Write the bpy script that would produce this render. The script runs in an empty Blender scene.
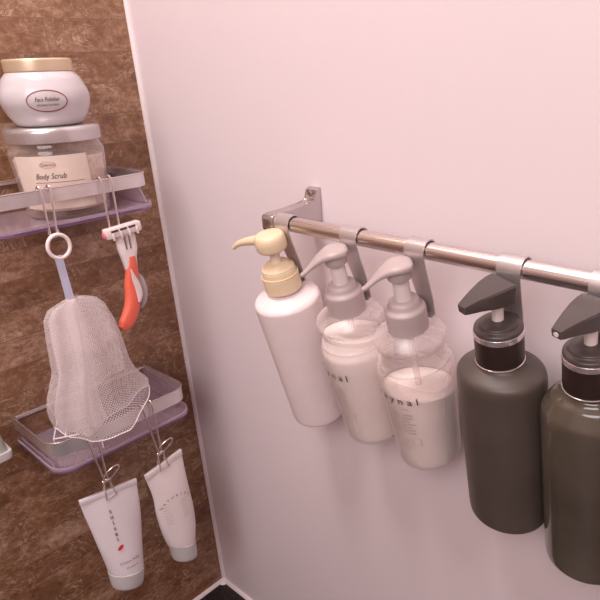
import bpy, bmesh, math, random
from mathutils import Vector, Matrix, Euler
random.seed(4)
PI = math.pi
COL = bpy.context.scene.collection

# ------------------------------------------------------------------ materials
def new_mat(name):
    m = bpy.data.materials.new(name); m.use_nodes = True
    nt = m.node_tree
    return m, nt, nt.nodes['Principled BSDF'], nt.nodes['Material Output']

def N(nt, typ, **kw):
    n = nt.nodes.new(typ)
    for k, v in kw.items():
        if k in n.inputs: n.inputs[k].default_value = v
        else: setattr(n, k, v)
    return n

def L(nt, a, ao, b, bi): nt.links.new(a.outputs[ao], b.inputs[bi])

def simple(name, col, rough=0.5, metal=0.0, noise=0.04, scale=60, bump=0.0, spec=0.5, sss=0.0, coat=0.0):
    m, nt, p, out = new_mat(name)
    tc = N(nt, 'ShaderNodeTexCoord')
    nz = N(nt, 'ShaderNodeTexNoise'); nz.inputs['Scale'].default_value = scale; nz.inputs['Detail'].default_value = 4
    L(nt, tc, 'Object', nz, 'Vector')
    r = N(nt, 'ShaderNodeValToRGB')
    c = Vector(col)
    r.color_ramp.elements[0].color = (*(c * (1 - noise * 2)), 1); r.color_ramp.elements[1].color = (*(c * (1 + noise * 2)), 1)
    r.color_ramp.elements[0].position = 0.3; r.color_ramp.elements[1].position = 0.7
    L(nt, nz, 'Fac', r, 'Fac'); L(nt, r, 'Color', p, 'Base Color')
    p.inputs['Roughness'].default_value = rough; p.inputs['Metallic'].default_value = metal
    p.inputs['Specular IOR Level'].default_value = spec
    if sss:
        p.inputs['Subsurface Weight'].default_value = sss; p.inputs['Subsurface Scale'].default_value = 0.01
    if coat: p.inputs['Coat Weight'].default_value = coat; p.inputs['Coat Roughness'].default_value = 0.08
    if bump:
        b = N(nt, 'ShaderNodeBump'); b.inputs['Strength'].default_value = bump; b.inputs['Distance'].default_value = 0.0008
        L(nt, nz, 'Fac', b, 'Height'); L(nt, b, 'Normal', p, 'Normal')
    return m

def clear(name, tint, gloss_rough=0.06, haze=0.08, haze_col=(0.8, 0.7, 0.68), boost=1.0, edge=0.5):
    """thin clear plastic or glass: see-through, tinted, glossy at grazing angles, slightly hazy"""
    m, nt, p, out = new_mat(name); nt.nodes.remove(p)
    tr = N(nt, 'ShaderNodeBsdfTransparent'); tr.inputs['Color'].default_value = (*tint, 1)
    gl = N(nt, 'ShaderNodeBsdfGlossy'); gl.inputs['Roughness'].default_value = gloss_rough; gl.inputs['Color'].default_value = (1, .96, .96, 1)
    df = N(nt, 'ShaderNodeBsdfDiffuse'); df.inputs['Color'].default_value = (*haze_col, 1)
    lw = N(nt, 'ShaderNodeLayerWeight'); lw.inputs['Blend'].default_value = 0.35
    mu = N(nt, 'ShaderNodeMath', operation='MULTIPLY'); mu.inputs[1].default_value = edge
    L(nt, lw, 'Facing', mu, 0)
    ad = N(nt, 'ShaderNodeMath', operation='ADD'); ad.inputs[1].default_value = haze; ad.use_clamp = True
    L(nt, mu, 0, ad, 0)
    m1 = N(nt, 'ShaderNodeMixShader'); L(nt, ad, 0, m1, 0); L(nt, tr, 0, m1, 1); L(nt, df, 0, m1, 2)
    lf = N(nt, 'ShaderNodeLayerWeight'); lf.inputs['Blend'].default_value = 0.5
    pw = N(nt, 'ShaderNodeMath', operation='POWER'); pw.inputs[1].default_value = 3.2; L(nt, lf, 'Facing', pw, 0)
    fr = N(nt, 'ShaderNodeMath', operation='MULTIPLY_ADD'); fr.inputs[1].default_value = .8; fr.inputs[2].default_value = .04; L(nt, pw, 0, fr, 0)
    m2f = N(nt, 'ShaderNodeMath', operation='MULTIPLY'); m2f.inputs[1].default_value = boost; m2f.use_clamp = True
    L(nt, fr, 0, m2f, 0)
    m2 = N(nt, 'ShaderNodeMixShader'); L(nt, m2f, 0, m2, 0); L(nt, m1, 0, m2, 1); L(nt, gl, 0, m2, 2)
    L(nt, m2, 0, out, 'Surface')
    return m

def brushed(name, col, rough=0.25, stretch=(2, 300, 300)):
    m, nt, p, out = new_mat(name)
    tc = N(nt, 'ShaderNodeTexCoord'); mp = N(nt, 'ShaderNodeMapping'); mp.inputs['Scale'].default_value = stretch
    nz = N(nt, 'ShaderNodeTexNoise'); nz.inputs['Scale'].default_value = 1.0; nz.inputs['Detail'].default_value = 5
    L(nt, tc, 'Object', mp, 'Vector'); L(nt, mp, 'Vector', nz, 'Vector')
    r = N(nt, 'ShaderNodeMapRange'); r.inputs['To Min'].default_value = rough * .6; r.inputs['To Max'].default_value = rough * 1.5
    L(nt, nz, 'Fac', r, 'Value'); L(nt, r, 'Result', p, 'Roughness')
    cr = N(nt, 'ShaderNodeValToRGB'); c = Vector(col)
    cr.color_ramp.elements[0].color = (*(c * .8), 1); cr.color_ramp.elements[1].color = (*(c * 1.1), 1)
    L(nt, nz, 'Fac', cr, 'Fac'); L(nt, cr, 'Color', p, 'Base Color')
    p.inputs['Metallic'].default_value = 1.0
    return m

def stone_mat():
    m, nt, p, out = new_mat('brown_stone_strips')
    tc = N(nt, 'ShaderNodeTexCoord')
    sep = N(nt, 'ShaderNodeSeparateXYZ'); L(nt, tc, 'Object', sep, 0)
    cmb = N(nt, 'ShaderNodeCombineXYZ'); L(nt, sep, 'Y', cmb, 'X')
    off = N(nt, 'ShaderNodeMath', operation='ADD'); off.inputs[1].default_value = 0.038 * 30 - 0.7364 + 0.0
    L(nt, sep, 'Z', off, 0); L(nt, off, 0, cmb, 'Y')
    br = N(nt, 'ShaderNodeTexBrick'); br.offset = 0.37; br.offset_frequency = 2
    br.inputs['Scale'].default_value = 1.0; br.inputs['Brick Width'].default_value = 0.31
    br.inputs['Row Height'].default_value = 0.038; br.inputs['Mortar Size'].default_value = 0.0006
    br.inputs['Mortar Smooth'].default_value = 0.6; br.inputs['Bias'].default_value = 0.0
    br.inputs['Color1'].default_value = (0, 0, 0, 1); br.inputs['Color2'].default_value = (1, 1, 1, 1); br.inputs['Mortar'].default_value = (.5, .5, .5, 1)
    L(nt, cmb, 0, br, 'Vector')
    # streaky cloudy stone
    def noise(scale, det, rough, stretch, dist=0.0, addbrick=True):
        mp = N(nt, 'ShaderNodeMapping'); mp.inputs['Scale'].default_value = stretch
        L(nt, tc, 'Object', mp, 'Vector')
        if addbrick:   # every strip is its own cut of stone
            va = N(nt, 'ShaderNodeVectorMath', operation='ADD')
            vs = N(nt, 'ShaderNodeVectorMath', operation='SCALE'); vs.inputs['Scale'].default_value = 7.0
            L(nt, br, 'Color', vs, 0); L(nt, mp, 0, va, 0); L(nt, vs, 0, va, 1); src = va
        else: src = mp
        n = N(nt, 'ShaderNodeTexNoise'); n.inputs['Scale'].default_value = scale; n.inputs['Detail'].default_value = det
        n.inputs['Roughness'].default_value = rough; n.inputs['Distortion'].default_value = dist
        L(nt, src, 0, n, 'Vector'); return n
    n1 = noise(11, 8, .68, (1, 1, 2.0), .5)
    n2 = noise(75, 7, .8, (1, 1, 1.5))
    cr = N(nt, 'ShaderNodeValToRGB'); e = cr.color_ramp.elements
    e[0].position = .33; e[0].color = DARK; e[1].position = .70; e[1].color = LIGHT
    x = e.new(.5); x.color = MID
    mixn = N(nt, 'ShaderNodeMix'); mixn.data_type = 'FLOAT'; mixn.inputs[0].default_value = .58
    nt.links.new(n1.outputs['Fac'], mixn.inputs[2]); nt.links.new(n2.outputs['Fac'], mixn.inputs[3])
    # per strip shift
    sb = N(nt, 'ShaderNodeMath', operation='MULTIPLY_ADD'); sb.inputs[1].default_value = .10; 
    nt.links.new(br.outputs['Color'], sb.inputs[0]); nt.links.new(mixn.outputs[0], sb.inputs[2])
    sb2 = N(nt, 'ShaderNodeMath', operation='SUBTRACT'); sb2.inputs[1].default_value = .05; L(nt, sb, 0, sb2, 0)
    L(nt, sb2, 0, cr, 'Fac')
    # fine pale veins
    n3 = noise(13, 6, .62, (1, 1, 1.4), 1.6)
    ab = N(nt, 'ShaderNodeMath', operation='SUBTRACT'); ab.inputs[1].default_value = .5; L(nt, n3, 'Fac', ab, 0)
    a2 = N(nt, 'ShaderNodeMath', operation='ABSOLUTE'); L(nt, ab, 0, a2, 0)
    vr = N(nt, 'ShaderNodeMapRange'); vr.inputs['From Min'].default_value = 0; vr.inputs['From Max'].default_value = .013
    vr.inputs['To Min'].default_value = .55; vr.inputs['To Max'].default_value = 0; L(nt, a2, 0, vr, 'Value')
    vm = N(nt, 'ShaderNodeMath', operation='MULTIPLY'); L(nt, vr, 0, vm, 0); 
    n4 = noise(16, 3, .5, (1, 1, 1)); r4 = N(nt, 'ShaderNodeMapRange'); r4.inputs['From Min'].default_value = .38; r4.inputs['From Max'].default_value = .55
    L(nt, n4, 'Fac', r4, 'Value'); L(nt, r4, 0, vm, 1)
    mx = N(nt, 'ShaderNodeMix'); mx.data_type = 'RGBA'
    nt.links.new(vm.outputs[0], mx.inputs[0]); nt.links.new(cr.outputs[0], mx.inputs[6]); mx.inputs[7].default_value = VEIN
    # dark joint
    mj = N(nt, 'ShaderNodeMix'); mj.data_type = 'RGBA'
    jm = N(nt, 'ShaderNodeMath', operation='MULTIPLY'); jm.inputs[1].default_value = .45; L(nt, br, 'Fac', jm, 0)
    nt.links.new(jm.outputs[0], mj.inputs[0]); nt.links.new(mx.outputs[2], mj.inputs[6]); mj.inputs[7].default_value = (.05, .025, .015, 1)
    nt.links.new(mj.outputs[2], p.inputs['Base Color'])
    p.inputs['Roughness'].default_value = .36; p.inputs['Specular IOR Level'].default_value = .6
    b = N(nt, 'ShaderNodeBump'); b.inputs['Strength'].default_value = .15; b.inputs['Distance'].default_value = .0006
    L(nt, n2, 'Fac', b, 'Height'); L(nt, b, 'Normal', p, 'Normal')
    return m
DARK = (.090, .036, .014, 1); MID = (.25, .122, .062, 1); LIGHT = (.57, .385, .27, 1); VEIN = (.70, .53, .42, 1)

def net_mat(name, cell, cover, rot=0.0):
    """fine knotted nylon mesh: real strands in the UV of the cloth, holes between them"""
    m, nt, p, out = new_mat(name)
    uv = N(nt, 'ShaderNodeTexCoord'); sep = N(nt, 'ShaderNodeSeparateXYZ'); L(nt, uv, 'UV', sep, 0)
    def line(a, b):
        m1 = N(nt, 'ShaderNodeMath', operation='MULTIPLY'); m1.inputs[1].default_value = a / cell; L(nt, sep, 'X', m1, 0)
        m2 = N(nt, 'ShaderNodeMath', operation='MULTIPLY_ADD'); m2.inputs[1].default_value = b / cell; L(nt, sep, 'Y', m2, 0); L(nt, m1, 0, m2, 2)
        pp = N(nt, 'ShaderNodeMath', operation='PINGPONG'); pp.inputs[1].default_value = .5; L(nt, m2, 0, pp, 0)
        lt = N(nt, 'ShaderNodeMath', operation='LESS_THAN'); lt.inputs[1].default_value = cover; L(nt, pp, 0, lt, 0)
        return lt
    a = line(1, .62); b = line(1, -.62)
    mx = N(nt, 'ShaderNodeMath', operation='MAXIMUM'); L(nt, a, 0, mx, 0); L(nt, b, 0, mx, 1)
    tr = N(nt, 'ShaderNodeBsdfTransparent'); ms = N(nt, 'ShaderNodeMixShader')
    tl = N(nt, 'ShaderNodeBsdfTranslucent'); tl.inputs['Color'].default_value = (.95, .87, .87, 1)
    p.inputs['Base Color'].default_value = (.95, .87, .87, 1); p.inputs['Roughness'].default_value = .7
    m0 = N(nt, 'ShaderNodeMixShader'); m0.inputs[0].default_value = .4; L(nt, p, 0, m0, 1); L(nt, tl, 0, m0, 2)
    L(nt, mx, 0, ms, 0); L(nt, tr, 0, ms, 1); L(nt, m0, 0, ms, 2); L(nt, ms, 0, out, 'Surface')
    return m

def wall_mat():
    m, nt, p, out = new_mat('white_wall_panel')
    tc = N(nt, 'ShaderNodeTexCoord')
    nz = N(nt, 'ShaderNodeTexNoise'); nz.inputs['Scale'].default_value = 260; nz.inputs['Detail'].default_value = 3
    L(nt, tc, 'Object', nz, 'Vector')
    b = N(nt, 'ShaderNodeBump'); b.inputs['Strength'].default_value = .12; b.inputs['Distance'].default_value = .0004
    L(nt, nz, 'Fac', b, 'Height'); L(nt, b, 'Normal', p, 'Normal')
    n2 = N(nt, 'ShaderNodeTexNoise'); n2.inputs['Scale'].default_value = 3; L(nt, tc, 'Object', n2, 'Vector')
    r = N(nt, 'ShaderNodeValToRGB'); r.color_ramp.elements[0].color = (.735, .635, .652, 1); r.color_ramp.elements[1].color = (.77, .665, .683, 1)
    L(nt, n2, 'Fac', r, 'Fac'); L(nt, r, 'Color', p, 'Base Color')
    p.inputs['Roughness'].default_value = .38
    return m

def floor_mat():
    m, nt, p, out = new_mat('black_speckled_floor')
    tc = N(nt, 'ShaderNodeTexCoord')
    nz = N(nt, 'ShaderNodeTexNoise'); nz.inputs['Scale'].default_value = 300; nz.inputs['Detail'].default_value = 6
    L(nt, tc, 'Object', nz, 'Vector')
    r = N(nt, 'ShaderNodeValToRGB'); e = r.color_ramp.elements
    e[0].position = .5; e[0].color = (.008, .006, .007, 1); e[1].position = .72; e[1].color = (.10, .07, .07, 1)
    L(nt, nz, 'Fac', r, 'Fac'); L(nt, r, 'Color', p, 'Base Color'); p.inputs['Roughness'].default_value = .4
    return m

M = {}
M['stone'] = stone_mat(); M['wall'] = wall_mat(); M['floor'] = floor_mat()
M['ceiling'] = simple('pale_ceiling', (.75, .67, .66), .7)
M['roomwall'] = simple('pink_beige_wall', (.62, .50, .49), .5)
M['trim'] = simple('white_trim', (.84, .76, .76), .35, noise=.01)
M['steel'] = brushed('satin_steel', (.60, .52, .50), .22)
M['bar'] = brushed('brushed_bar_steel', (.78, .70, .68), .30, (3, 900, 900))
M['strap'] = simple('satin_steel_strap', (.62, .56, .55), .36, .75, .03, 30)
M['chrome'] = simple('shelf_chrome', (.76, .70, .71), .28, .72, .05, 25)
M['wire'] = simple('wire_steel', (.72, .62, .59), .25, .85, .02)
M['bracket'] = simple('bracket_chrome', (.55, .49, .49), .22, .85, .04, 40)
M['dark'] = simple('dark_recess', (.06, .045, .045), .5)
M['screw'] = simple('screw_steel', (.35, .28, .27), .3, .9)
M['acrylic'] = clear('lilac_acrylic', (.84, .77, .84), .08, .30, (.56, .45, .52), 1.2, .3)
M['acrylic_edge'] = clear('purple_acrylic_edge', (.62, .48, .74), .08, .45, (.42, .27, .55), 1.2, .4)
M['acrylic_lip'] = clear('pale_lilac_acrylic_lip', (.84, .76, .84), .08, .30, (.66, .53, .62), 1.2, .4)
M['white_plastic'] = simple('white_plastic', (.86, .74, .73), .32, noise=.01, sss=.05)
M['cream'] = simple('cream_plastic', (.80, .64, .43), .38, noise=.01)
M['cream_stem'] = simple('cream_stem_plastic', (.86, .72, .60), .3, noise=.01)
M['grey_pump'] = simple('grey_beige_plastic', (.50, .405, .395), .38, noise=.01)
M['stem'] = simple('milky_stem_plastic', (.78, .68, .66), .3, noise=.01)
M['clear'] = clear('clear_bottle_plastic', (.985, .97, .968), .36, .04, (.95, .86, .85), 1.3, .36)
M['milk'] = simple('cream_shampoo', (.93, .82, .77), .5, noise=.02, scale=30, sss=.1)
M['film'] = clear('shampoo_film', (.97, .94, .93), .2, .30, (.93, .83, .79), .4, .1)
M['matte_black'] = simple('matte_charcoal_plastic', (.088, .067, .056), .42, noise=.06, scale=25, bump=.05)
M['gloss_black'] = simple('glossy_smoke_plastic', (.088, .070, .052), .13, noise=.12, scale=14, coat=.6)
M['black_pump'] = simple('charcoal_pump_plastic', (.075, .058, .054), .33, noise=.04)
M['black_collar'] = simple('dark_brown_collar', (.030, .016, .013), .38, noise=.05)
M['silver_ring'] = simple('silver_ring', (.85, .76, .75), .2, .8, .02)
M['ink'] = simple('grey_ink', (.16, .115, .105), .6)
M['ink_light'] = simple('pale_ink', (.42, .33, .30), .6)
M['ink_dark'] = simple('black_ink', (.05, .03, .03), .6)
M['red'] = simple('red_print', (.62, .03, .05), .5)
M['wine'] = simple('wine_print', (.30, .06, .08), .5)
M['gold_lid'] = simple('pale_gold_lid', (.66, .52, .36), .3, .45, .02, 30)
M['silver_lid'] = simple('silver_lid', (.60, .55, .55), .26, .75, .03, 30)
M['jar_white'] = simple('pearl_white_jar', (.60, .545, .56), .24, noise=.02, scale=20, coat=.3)
M['jar_glass'] = clear('thick_clear_glass', (.95, .92, .90), .06, .05, (.80, .70, .64), 1.2, .35)
M['scrub'] = simple('beige_body_scrub', (.80, .66, .58), .75, noise=.08, scale=220, bump=.4)
M['paper'] = simple('cream_paper_label', (.74, .61, .52), .6, noise=.02)
M['oval'] = simple('silver_oval_label', (.56, .50, .49), .4)
M['net'] = net_mat('white_net', .0030, .115)
M['net_fold'] = net_mat('white_net_folded', .0027, .25)
M['seam'] = simple('white_net_hem', (.90, .80, .80), .7)
M['ribbon'] = simple('pale_blue_ribbon', (.52, .52, .66), .5)
M['coral'] = simple('coral_rubber', (.85, .16, .10), .38, noise=.02)
M['razor_white'] = simple('razor_white_plastic', (.82, .70, .68), .3)
M['pinkdot'] = simple('pink_plastic', (.85, .22, .28), .4)
M['grey_cover'] = simple('translucent_grey_plastic', (.50, .45, .44), .25)
M['tube1'] = simple('satin_white_tube', (.80, .73, .755), .33, noise=.015, scale=20, sss=.05)
M['tube2'] = simple('pearl_white_tube', (.82, .73, .72), .33, noise=.015, scale=20, sss=.05)
M['tube_cap'] = simple('frosted_grey_cap', (.56, .53, .52), .35, noise=.02)
M['green_grey'] = simple('green_grey_plastic', (.42, .44, .38), .3)
M['lamp'] = simple('lamp_diffuser', (.9, .85, .8), .5)

# ------------------------------------------------------------------ geometry helpers
def finish(bm, name, mat, parent=None, smooth=40, loc=None):
    bmesh.ops.recalc_face_normals(bm, faces=bm.faces)
    me = bpy.data.meshes.new(name); bm.to_mesh(me); bm.free()
    me.materials.append(mat)
    if smooth:
        for p in me.polygons: p.use_smooth = True
        me.set_sharp_from_angle(angle=math.radians(smooth))
    o = bpy.data.objects.new(name, me); COL.objects.link(o)
    if parent: o.parent = parent
    if loc is not None: o.location = loc
    return o

def empty(name, loc, rot=(0, 0, 0)):
    o = bpy.data.objects.new(name, None); o.empty_display_size = .02
    o.location = loc; o.rotation_euler = rot; COL.objects.link(o); return o

def tag(o, label, cat, group=None):
    o['label'] = label; o['category'] = cat
    if group: o['group'] = group
    return o

def lathe(bm, prof, n=56, cx=0, cy=0, sx=1, sy=1, cap=True, topfn=None):
    rings = []
    for i, (r, z) in enumerate(prof):
        if r < 1e-6: rings.append([bm.verts.new((cx, cy, z))]); continue
        ring = []
        for k in range(n):
            a = 2 * PI * k / n; x = cx + r * sx * math.cos(a); y = cy + r * sy * math.sin(a)
            ring.append(bm.verts.new((x, y, z + (topfn(i, x, y) if topfn else 0))))
        rings.append(ring)
    for a, b in zip(rings, rings[1:]):
        if len(a) == 1 and len(b) == 1: continue
        if len(a) == 1:
            for k in range(n): bm.faces.new((a[0], b[k], b[(k + 1) % n]))
        elif len(b) == 1:
            for k in range(n): bm.faces.new((b[0], a[(k + 1) % n], a[k]))
        else:
            for k in range(n): bm.faces.new((a[k], a[(k + 1) % n], b[(k + 1) % n], b[k]))
    if cap:
        for r in (rings[0], rings[-1]):
            if len(r) > 1: bm.faces.new(r)
    return bm

def rnd(prof, i0=None, k=5):
    """round a profile polyline's corners given as (r,z,radius) entries"""
    out = []
    n = len(prof)
    for i, p in enumerate(prof):
        rad = p[2] if len(p) > 2 else 0
        if rad <= 0 or i == 0 or i == n - 1: out.append((p[0], p[1])); continue
        P = Vector(p[:2]); A = Vector(prof[i - 1][:2]); B = Vector(prof[i + 1][:2])
        da = (A - P); db = (B - P); r = min(rad, da.length * .49, db.length * .49)
        a = P + da.normalized() * r; b = P + db.normalized() * r
        for j in range(k + 1):
            t = j / k; q = a * (1 - t) ** 2 + P * 2 * t * (1 - t) + b * t * t
            out.append((q.x, q.y))
    return out

def loft(bm, rings, cap=True, closed=True):
    vs = [[bm.verts.new(p) for p in r] for r in rings]
    n = len(vs[0])
    for a, b in zip(vs, vs[1:]):
        for k in range(n if closed else n - 1):
            bm.faces.new((a[k], a[(k + 1) % n], b[(k + 1) % n], b[k]))
    if cap and closed:
        bm.faces.new(vs[0][::-1]); bm.faces.new(vs[-1])
    return vs

def catmull(pts, sub=6):
    pts = [Vector(p) for p in pts]; out = []
    P = [pts[0] * 2 - pts[1]] + pts + [pts[-1] * 2 - pts[-2]]
    for i in range(1, len(P) - 2):
        for j in range(sub):
            t = j / sub; a, b, c, d = P[i - 1], P[i], P[i + 1], P[i + 2]
            out.append(.5 * ((2 * b) + (c - a) * t + (2 * a - 5 * b + 4 * c - d) * t * t + (3 * b - a - 3 * c + d) * t ** 3))
    out.append(pts[-1]); return out

def tube(bm, pts, rad, n=10, sub=6, closed=False, radii=None, flat=1.0):
    if sub and len(pts) > 2 and not closed:
        if radii:
            rr = catmull([(r, 0, 0) for r in radii], sub); radii = [v.x for v in rr]
        pts = catmull(pts, sub)
    pts = [Vector(p) for p in pts]; m = len(pts)
    rings = []; up = None
    for i, p in enumerate(pts):
        if closed: t = (pts[(i + 1) % m] - pts[i - 1]).normalized()
        else: t = (pts[min(i + 1, m - 1)] - pts[max(i - 1, 0)]).normalized()
        if up is None:
            up = Vector((0, 0, 1)) if abs(t.z) < .9 else Vector((1, 0, 0))
        u = (up - t * up.dot(t)).normalized(); w = t.cross(u); up = u
        r = radii[min(i, len(radii) - 1)] if radii else rad
        rings.append([p + u * r * flat * math.cos(2 * PI * k / n) + w * r * math.sin(2 * PI * k / n) for k in range(n)])
    if closed: rings.append(rings[0])
    vs = [[bm.verts.new(q) for q in r] for r in (rings[:-1] if closed else rings)]
    if closed: vs.append(vs[0])
    for a, b in zip(vs, vs[1:]):
        for k in range(n): bm.faces.new((a[k], a[(k + 1) % n], b[(k + 1) % n], b[k]))
    if not closed: bm.faces.new(vs[0][::-1]); bm.faces.new(vs[-1])
    return bm

def box(bm, x0, x1, y0, y1, z0, z1, bev=0.0, seg=2):
    r = bmesh.ops.create_cube(bm, size=1)
    for v in r['verts']:
        v.co = Vector(((x0 + x1) / 2 + v.co.x * (x1 - x0), (y0 + y1) / 2 + v.co.y * (y1 - y0), (z0 + z1) / 2 + v.co.z * (z1 - z0)))
    if bev:
        es = list({e for v in r['verts'] for e in v.link_edges})
        bmesh.ops.bevel(bm, geom=es, offset=bev, segments=seg, profile=.5, affect='EDGES')
    return bm

def prism(bm, poly, x0, x1, axis='x', bev=0.0):
    """extrude polygon given in the other two axes"""
    def mk(a, b, c): return {'x': (c, a, b), 'z': (a, b, c), 'y': (a, c, b)}[axis]
    A = [bm.verts.new(mk(a, b, x0)) for a, b in poly]; B = [bm.verts.new(mk(a, b, x1)) for a, b in poly]
    n = len(poly); fs = [bm.faces.new(A[::-1]), bm.faces.new(B)]
    for k in range(n): fs.append(bm.faces.new((A[k], A[(k + 1) % n], B[(k + 1) % n], B[k])))
    if bev:
        es = list({e for f in fs[:2] for e in f.edges})
        bmesh.ops.bevel(bm, geom=es, offset=bev, segments=2, profile=.5, affect='EDGES')
    return bm

def text_bm(s, size, fn, spacing=1.0, shear=0.0, align='CENTER', bm=None, bold=0.0):
    """lettering as flat mesh; fn maps (u, v) in metres to a 3D point"""
    cu = bpy.data.curves.new('txt', 'FONT'); cu.body = s; cu.size = size; cu.align_x = align
    cu.space_character = spacing; cu.shear = shear; cu.offset = bold; cu.resolution_u = 3
    to = bpy.data.objects.new('txt', cu); COL.objects.link(to)
    dg = bpy.context.evaluated_depsgraph_get(); me = to.evaluated_get(dg).to_mesh()
    if bm is None: bm = bmesh.new()
    vs = [bm.verts.new(fn(v.co.x, v.co.y)) for v in me.vertices]
    for p in me.polygons:
        try: bm.faces.new([vs[i] for i in p.vertices])
        except ValueError: pass
    to.evaluated_get(dg).to_mesh_clear()
    bpy.data.objects.remove(to); bpy.data.curves.remove(cu)
    return bm

def quad_uv(bm, u0, u1, v0, v1, fn, n=6):
    for i in range(n):
        a = u0 + (u1 - u0) * i / n; b = u0 + (u1 - u0) * (i + 1) / n
        bm.faces.new([bm.verts.new(fn(*q)) for q in ((a, v0), (b, v0), (b, v1), (a, v1))])

# ------------------------------------------------------------------ the room
RW, RD, RH = 1.55, 1.55, 2.05
def slab(name, mat, *b):
    o = finish(box(bmesh.new(), *b), name, mat, smooth=0); o['kind'] = 'structure'; return o
slab('wall_left', M['stone'], -.05, 0, -RD, 0, 0, RH)
slab('wall_back', M['wall'], 0, RW, 0, .05, 0, RH)
slab('wall_right', M['roomwall'], RW, RW + .05, -RD, .05, 0, RH)
slab('wall_front', M['roomwall'], -.05, RW, -RD - .05, -RD, 0, RH)
slab('floor', M['floor'], -.05, RW + .05, -RD - .05, .05, -.05, 0)
slab('ceiling', M['ceiling'], -.05, RW + .05, -RD - .05, .05, RH, RH + .05)
# white corner joint and sealant along the floor
def trim(name, bm): o = finish(bm, name, M['trim'], smooth=50); o['kind'] = 'structure'; return o
bm = bmesh.new(); prism(bm, [(0, 0), (.0062, 0), (.0062, -.002), (.004, -.0035), (.0008, -.004), (0, -.004)], 0, RH, 'z'); trim('trim_1', bm)
bm = bmesh.new(); prism(bm, [(0, -.0001), (.0055, -.0001), (.0045, .0035), (.002, .0055), (0, .006)], -RD, 0, 'y')
for v in bm.verts: pass
trim('baseboard_left', bm)
bm = bmesh.new(); prism(bm, [(-.0001, 0), (-.0055, 0), (-.0045, .0035), (-.002, .0055), (0, .006)], 0, RW, 'x'); trim('baseboard_back', bm)
bm = bmesh.new(); lathe(bm, [(.011, 0), (.008, .004), (.003, .006), (0, .0065)], 24, .0035, -.0035); trim('trim_2', bm)

# ceiling light (real fitting above and to the left of the rail)
cl = tag(empty('ceiling_light', (.28, -.52, RH)), 'round white bathroom ceiling light above the corner', 'ceiling light')
finish(lathe(bmesh.new(), [(.15, 0), (.15, -.012), (.14, -.018)]), 'base', M['trim'], cl)
m_, nt_, p_, o_ = new_mat('lamp_glow'); p_.inputs['Emission Color'].default_value = (1, .86, .80, 1); p_.inputs['Emission Strength'].default_value = 6
finish(lathe(bmesh.new(), rnd([(.14, -.018), (.135, -.04, .02), (0, -.05)])), 'diffuser', m_, cl)

# ------------------------------------------------------------------ towel rail
BX0, BX1, BY, BZ = .3425, .925, -.065, .7871
rail = tag(empty('towel_rail', (BX0, 0, BZ)), 'brushed steel towel rail on the white wall carrying the pump bottles', 'towel rail')
rail.location = (0, 0, BZ)
bm = bmesh.new()
vs = loft(bm, [[(x, BY + .008 * math.cos(2 * PI * k / 40), .008 * math.sin(2 * PI * k / 40)) for k in range(40)] for x in (BX0 - .004, BX1 + .004)])
finish(bm, 'bar', M['bar'], rail)
def bracket(x0, mirror=False):
    x1 = x0 + .0165
    bm = bmesh.new()
    top = [(-.0002, .0265), (-.005, .0265), (-.0085, .0245), (-.0095, .017), (-.012, .0125), (-.019, .0108), (-.045, .0098), (-.066, .0096), (-.0745, .0086), (-.0765, .006)]
    bot = [(-.0765, -.0065), (-.0745, -.009), (-.068, -.0095), (-.045, -.0100), (-.02, -.0135), (-.0002, -.0145)]
    prism(bm, top + bot, x0, x1, 'x', .0012)
    b = finish(bm, 'bracket', M['bracket'], rail, 45)
    # recess with screw on the upright, and a recessed end cap
    bm = bmesh.new(); box(bm, x0 + .003, x1 - .003, -.0092, -.0085, .0165, .0245, .0003); finish(bm, 'recess', M['screw'], b)
    bm = bmesh.new(); lathe(bm, [(.0030, 0), (.0030, .0012), (.002, .0018), (0, .0019)], 20)
    bmesh.ops.rotate(bm, verts=bm.verts, cent=(0, 0, 0), matrix=Matrix.Rotation(PI / 2, 3, 'X'))
    bmesh.ops.translate(bm, verts=bm.verts, vec=((x0 + x1) / 2, -.0092, .0205)); finish(bm, 'screw', M['steel'], b)
    bm = bmesh.new(); box(bm, x0 + .0035, x1 - .0035, -.0775, -.0764, -.0055, .0045, .0003); finish(bm, 'end_plug', M['screw'], b)
bracket(.3265); bracket(BX1)

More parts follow.
